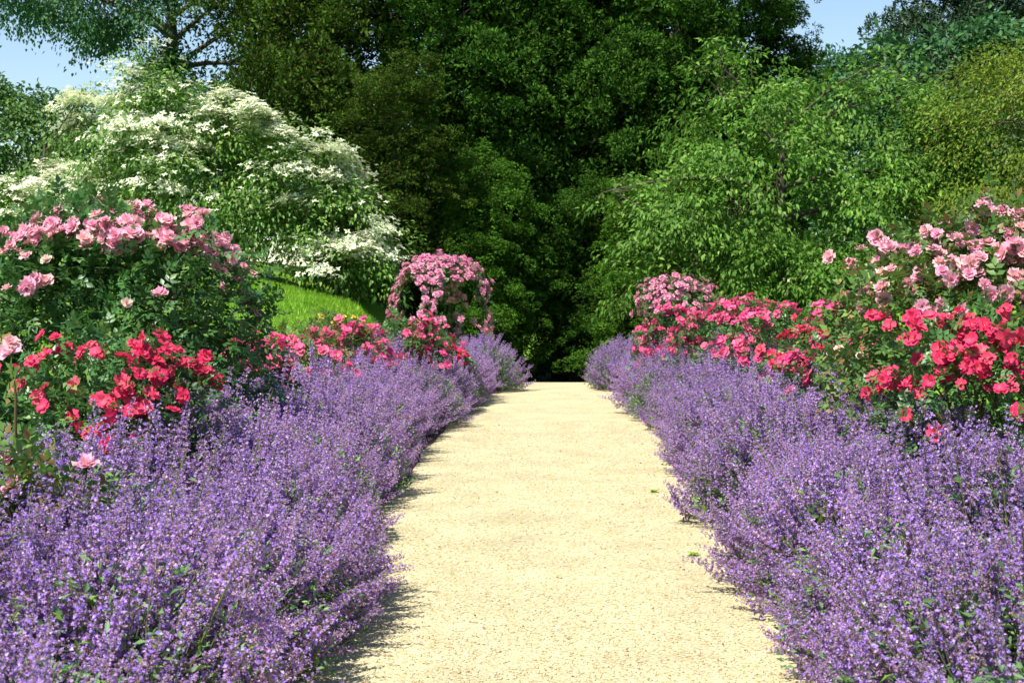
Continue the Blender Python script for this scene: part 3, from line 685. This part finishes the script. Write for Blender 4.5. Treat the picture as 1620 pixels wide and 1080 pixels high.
arbour('rose_arbour', 'domed rose arbour with dark openings between its flowering posts', -1.92, 24.0, .74, 1.76, .75, 298, 81, -1.75, .03, .062)
arbour('rose_arbour', 'boxy rose arbour with flat top, closely covered in pink blooms', 2.28, 26.5, .62, 1.42, .42, 270, 82, -2.2, .75, .062)

# ------------------------------------------------------------------ catmint
def spike_geo(seed, L=.26, nw=9):
    rs = RS(seed); g = Geo()
    tube(g, [(0, 0, 0), (0, L * .5, .004), (0, L, 0)], [.0022, .0018, .0008], 3, 0)
    cal = Geo(); cal.add([(0, 0, 0), (-.30, 1, -.2), (.30, 1, -.2), (0, 1, .32)], [(0, 1, 2), (0, 2, 3), (0, 3, 1)])
    ys = L * (1 - (1 - np.linspace(.02, 1, nw)) ** 1.15)
    for i, y in enumerate(ys):
        t = i / (nw - 1); sc_ = 1.0 - .45 * t; n = 11 if t < .8 else 6
        a = rs.uniform(0, 2 * math.pi, n); el = rs.uniform(.1, .75, n)
        d = np.stack([np.cos(a) * np.cos(el), np.sin(el), np.sin(a) * np.cos(el)], 1)
        P = np.stack([np.cos(a) * .004, np.full(n, y) + rs.normal(0, .004, n), np.sin(a) * .004], 1)
        gg = Geo(); gg.inst(cal, frames(d, (0, 1, 0)), P, .0155 * sc_ * rs.uniform(.8, 1.2, n)); V, F, _, _ = gg.arrays(); g.add(V, F, 1)
        nf = 6 if t < .82 else 2
        a = rs.uniform(0, 2 * math.pi, nf); el = rs.uniform(-.1, .7, nf)
        d = np.stack([np.cos(a) * np.cos(el), np.sin(el), np.sin(a) * np.cos(el)], 1)
        P = d * .015 * sc_ + np.stack([a * 0, np.full(nf, y), a * 0], 1)
        for tilt in (-.5, .6):
            dd = norm(d + np.array([0, tilt, 0]))
            gg = Geo(); gg.inst(leaf2(.85, .1, .15), frames(dd, norm(np.array([0, 1, 0]) + rs.normal(0, .5, (nf, 3)))), P, (.0135 if tilt < 0 else .010) * (.6 + .4 * sc_) * rs.uniform(.8, 1.25, nf))
            V, F, _, _ = gg.arrays(); g.add(V, F, 2)
    return g
CM = [M['cm_stem'], M['cm_calyx'], M['cm_petal'], M['cm_leaf']]
SPK = [spike_geo(s, L, n) for s, L, n in ((1, .19, 7), (2, .23, 8), (3, .15, 6))]
SPK_ME = [g.mesh('flower_spike', CM) for g in SPK]
def catmint_variant(seed, R=.60, H=.80, n=330, n_top=90, m=2600):
    rs = RS(seed)
    th = np.arccos(1 - rs.uniform(0, 1, n) ** .9 * 1.0) ; a = rs.uniform(0, 2 * math.pi, n)        # 0 = straight up, pi/2 = sideways
    lump = 1 + .12 * np.sin(3 * a + seed) + .08 * np.sin(5 * a + 2 * seed)
    rr = rs.uniform(.72, 1.06, n)
    tip = np.stack([np.sin(th) * np.cos(a) * R * lump, np.sin(th) * np.sin(a) * R * lump, .10 + np.cos(th) * (H - .10)], 1) * rr[:, None]
    tip[:, 2] = np.maximum(tip[:, 2], .05)
    out = np.stack([np.cos(a), np.sin(a), a * 0], 1)
    d = norm(out * np.sin(th)[:, None] * .8 + np.array([0, 0, 1.]) * (np.cos(th) * .9 + .32)[:, None] + rs.normal(0, .30, (n, 3)))
    sc_ = rs.uniform(.75, 1.2, n); kind = rs.randint(0, 3, n)
    base = np.stack([np.cos(a), np.sin(a)], 1) * rs.uniform(0, .16, n)[:, None]
    start = tip - d * .10
    Rf = frames(d, norm(rs.normal(0, 1, (n, 3))))
    stems = Geo()
    for i in range(n):
        p0 = np.array([base[i, 0], base[i, 1], -.01]); p2 = start[i]; p1 = p2 - d[i] * .28 * np.linalg.norm(p2) ; p1[2] = max(p1[2], .05)
        tube(stems, bez(p0, p1, p2, 4), [.003, .003, .0025, .0022], 3, 0)
    order = np.argsort(-(rr + .15 * np.cos(th))); top, rest = order[:n_top], order[n_top:]
    def joined(idx):
        g = Geo()
        for k in range(3):
            j = idx[kind[idx] == k]; g.inst(SPK[k], Rf[j], start[j], sc_[j])
        return g.mesh('flower_spikes', CM)
    # grey-green leaves: under the flowers, all through the mound
    th2 = np.arccos(rs.uniform(0, 1, m)); a2 = rs.uniform(0, 2 * math.pi, m); q = rs.uniform(.25, .97, m) ** .5
    P = np.stack([np.sin(th2) * np.cos(a2) * R, np.sin(th2) * np.sin(a2) * R, .06 + np.cos(th2) * (H - .14)], 1) * q[:, None]
    P[:, 2] = np.maximum(P[:, 2], .03)
    dd = norm(np.stack([np.cos(a2), np.sin(a2), a2 * 0 + .5], 1) + rs.normal(0, .6, (m, 3)))
    g = Geo(); g.inst(LEAF2, frames(dd, (0, 0, 1), rs, .5), P, rs.uniform(.025, .05, m) * 1.1)
    V, F, _, _ = g.arrays(); fo = Geo(); fo.add(V, F, 0)
    return dict(stems=stems.mesh('stems', [M['cm_stem']]), leaves=fo.mesh('foliage', [M['cm_leaf']]), top=joined(top), rest=joined(rest),
                spikes=[(start[i], Rf[i], sc_[i], kind[i]) for i in top])
VAR = [catmint_variant(100 + s, R, H, n_, 90, m_) for s, (R, H, n_, m_) in enumerate(((.58, .80, 410, 2600), (.62, .84, 410, 2600), (.56, .74, 400, 2400), (.60, .76, 200, 4200)))]
from mathutils import Matrix
def catmint(x, y, s, rz, v, label, group, near=False, tilt=0.0):
    V = VAR[v]; z = float(ground_h(x, y))
    root = thing('catmint_plant', label, 'catmint', (x, y, z), group, rz, s)
    obj('stems', V['stems'], root, kind='stuff'); obj('foliage', V['leaves'], root, kind='stuff')
    obj('flower_spikes', V['rest'], root, kind='stuff')
    if near:
        for (p, R, sc_, k) in V['spikes']:
            o = obj('flower_spike', SPK_ME[k], root)
            o.matrix_local = Matrix.Translation(Vector(p)) @ Matrix(R.tolist()).to_4x4() @ Matrix.Scale(float(sc_), 4)
    else: obj('flower_spikes', V['top'], root, kind='stuff')
    return root
rs = RS(7); n_near = 0
ZL = ((6.4, 'short of the crimson roses'), (8.0, 'level with the crimson roses'), (10.3, 'level with the tall dark-leaved pink roses'), (16.0, 'level with roses below the grass bank'), (99, 'close to the domed arbour with openings'))
ZR = ((6.4, 'short of the bright red roses'), (8.0, 'level with the bright red roses'), (10.3, 'level with the tall pale pink roses'), (16.0, 'level with roses below the cherry'), (99, 'close to the boxy arbour'))
for side, sx in (('l', -1), ('r', 1)):
    edge = .80 if sx < 0 else .90
    for row, (dx, sz, lab) in enumerate(((.44, .86, 'spilling over the gravel edge'), (1.02, 1.04, 'behind the path-edge row'), (1.55, 1.02, 'at the back of the border'))):
        y = 2.3 + .2 * row
        while y < (20.2 if row < 2 else 11.5):
            shift = (.09 + .29 * ss(5.5, 8.0, y) * (1 - .85 * ss(13, 17, y))) if sx < 0 else .01 + .05 * ss(5.5, 8, y)
            xx = sx * (edge + shift * (1, .6, .3)[row] + dx + rs.normal(0, .06)); s = sz * rs.uniform(.88, 1.12); yy = y + rs.normal(0, .06)
            rz, v = rs.uniform(0, 6.28), rs.choice(4, p=(.27, .27, .25, .21))
            y += (.60 if row == 0 else .64) * (1 + .1 * rs.normal())
            px = VX + xx / yy * F_PX
            if px < -330 or px > 1950: continue
            # leave the roses room
            if row == 2 and (5.9 < yy < 10.2) and sx > 0: continue
            if row == 2 and (6.6 < yy < 10.5) and sx < 0: continue
            if row == 1 and (16.2 if sx > 0 else 15.4) < yy: continue
            near = yy < 5.6 and -60 < px < 1680 and row < 2; n_near += near
            zone = [b for a_, b in (ZL if sx < 0 else ZR) if yy < a_][0]
            catmint(xx, yy, s, rz, v, f'violet catmint {lab}, {zone}', f'catmint {lab}, {zone}', near)
for x, y, s, lab in ((-.98, 19.3, .95, 'last violet catmint before the arbour with openings, leaning over the path end'), (-1.0, 20.2, .85, 'last violet catmint before the arbour with openings, leaning over the path end'),
                     (.90, 19.6, .85, 'last violet catmint before the boxy arbour, leaning over the path end'), (1.02, 20.4, .9, 'last violet catmint before the boxy arbour, leaning over the path end')):
    catmint(x, y, s, rs.uniform(0, 6), rs.randint(4), lab, lab.split(',')[0])

# ------------------------------------------------------------------ small things
rs = RS(90)      # loose gravel stones on the path
n = 20000
yy = 4.6 + 10.5 * rs.uniform(0, 1, n) ** 1.7; xx = rs.uniform(-1.12, 1.05, n)
st = Geo(); st.add([(1, 0, 0), (0, 1, 0), (-1, 0, 0), (0, -1, 0), (.1, .1, .8), (0, 0, -.8)], [(0, 1, 4), (1, 2, 4), (2, 3, 4), (3, 0, 4), (1, 0, 5), (2, 1, 5), (3, 2, 5), (0, 3, 5)])
g = Geo(); d = rs.normal(0, 1, (n, 3)) * np.array([1, 1, .25])
S = (rs.uniform(.0028, .0062, n) * np.where(rs.uniform(0, 1, n) < .03, 1.8, 1))[:, None] * np.stack([rs.uniform(.8, 1.4, n), rs.uniform(.8, 1.4, n), rs.uniform(.6, 1, n)], 1)
g.inst(st, frames(d, (0, 0, 1)), np.stack([xx, yy, ground_h(xx, yy) + .016], 1), S)
gv = obj('gravel', g.mesh('gravel', [M['stone']]), kind='stuff'); tag(gv, 'loose cream and tan pebbles strewn over the path', 'gravel')
# short grass on the banks
rs = RS(91); pts = []
for lo, hi, y0, y1, n in ((-7.5, -2.3, 17.5, 27.5, 42000), (2.8, 7.0, 16.5, 26.5, 16000)):
    x = rs.uniform(lo, hi, n); y = rs.uniform(y0, y1, n); pts.append(np.stack([x, y, ground_h(x, y)], 1))
P = np.concatenate(pts); n = len(P)
bl = Geo(); bl.add([(-.09, 0, 0), (.09, 0, 0), (0, 1, .15)], [(0, 1, 2)])
g = Geo(); g.inst(bl, frames(norm(np.array([0, 0, 1.]) + rs.normal(0, .4, (n, 3))), norm(rs.normal(0, 1, (n, 3)))), P, rs.uniform(.05, .11, n))
tag(obj('grass', g.mesh('grass', [M['blade']]), kind='stuff'), 'short bright green grass covering the sunlit banks', 'grass')
# pale grass stalks standing out of the catmint
for i, (px, py, d, lean) in enumerate(((235, 745, 4.6, .35), (300, 700, 5.2, .4), (330, 860, 4.0, .45), (395, 640, 6.5, .3), (1235, 690, 6.3, -.5), (1340, 880, 4.6, -.7), (1440, 960, 4.0, -.6), (1530, 720, 5.3, -.2), (1595, 740, 5.0, -.12), (1290, 640, 7.0, -.4))):
    p = at(px, py, d); g = Geo(); gz = float(ground_h(p[0], p[1]))
    top = np.array([lean * .30, .03, .06 + p[2] - gz]); tube(g, bez((-lean * .5, 0, 0), (-lean * .1, 0, top[2] * .6), top, 8), np.linspace(.0035, .0015, 8), 4)
    V, F, _, _ = NEEDLE.arrays()
    for k in range(3):
        R = frames(np.array([[rs.normal(), rs.normal(), 1.2]]), (0, 1, .1))[0]; g.add(V * .22 @ R.T + np.array([-lean * .3, 0, top[2] * .4]), F)
    o = obj('grass_stalk', g.mesh('grass_stalk', [M['lime']]), loc=(p[0], p[1], gz))
    tag(o, 'thin pale green grass stalk standing up out of the catmint', 'grass stalk', 'grass stalks in the catmint')
# weeds on the path and fallen bits
for i, (px, py, lab) in enumerate(((1036, 782, 'small flat green weed growing in the gravel beside the catmint'), (1098, 884, 'tiny green weed in the gravel close to the catmint edge'), (735, 668, 'bright green weed tuft in the shade under the catmint'))):
    d = CAM_H * F_PX / (py - HY); p = at(px, py, d); k = (26, 18, 60)[i]
    g = Geo(); a = rs.uniform(0, 6.28, k); dr = np.stack([np.cos(a), np.sin(a), rs.uniform(.05, .5, k)], 1)
    g.inst(LEAF4, frames(dr, (0, 0, 1), rs, .2), np.tile([0, 0, .004], (k, 1)), rs.uniform(.015, .05, k))
    tag(obj('weed', g.mesh('weed', [M['blade']]), loc=(p[0], d, .015)), lab, 'weed')
n = 170; y = 4.8 + 11 * rs.uniform(0, 1, n) ** 1.5; sgn = np.where(rs.uniform(0, 1, n) < .5, -1, 1); x = .05 + sgn * (.93 - np.abs(rs.normal(0, .28, n)))
g = Geo(); g.inst(LEAF4, frames(rs.normal(0, 1, (n, 3)) * np.array([1, 1, .15]), (0, 0, 1), rs, .25), np.stack([x, y, np.full(n, .020)], 1), rs.uniform(.008, .028, n))
tag(obj('litter', g.mesh('litter', [M['litter']]), kind='stuff'), 'dry brown leaf bits lying on the gravel path', 'litter')
n = 420; y = 4.6 + 12 * rs.uniform(0, 1, n) ** 1.5; sgn = np.where(rs.uniform(0, 1, n) < .55, -1, 1); x = -.04 + sgn * (.98 - np.abs(rs.normal(0, .16, n)))
g = Geo(); g.inst(LEAF2, frames(rs.normal(0, 1, (n, 3)) * np.array([1, 1, .15]), (0, 0, 1), rs, .25), np.stack([x, y, np.full(n, .021)], 1), rs.uniform(.006, .012, n))
tag(obj('fallen_petals', g.mesh('fallen_petals', [M['cm_petal']]), kind='stuff'), 'fallen violet petals scattered along the gravel edges', 'petals')
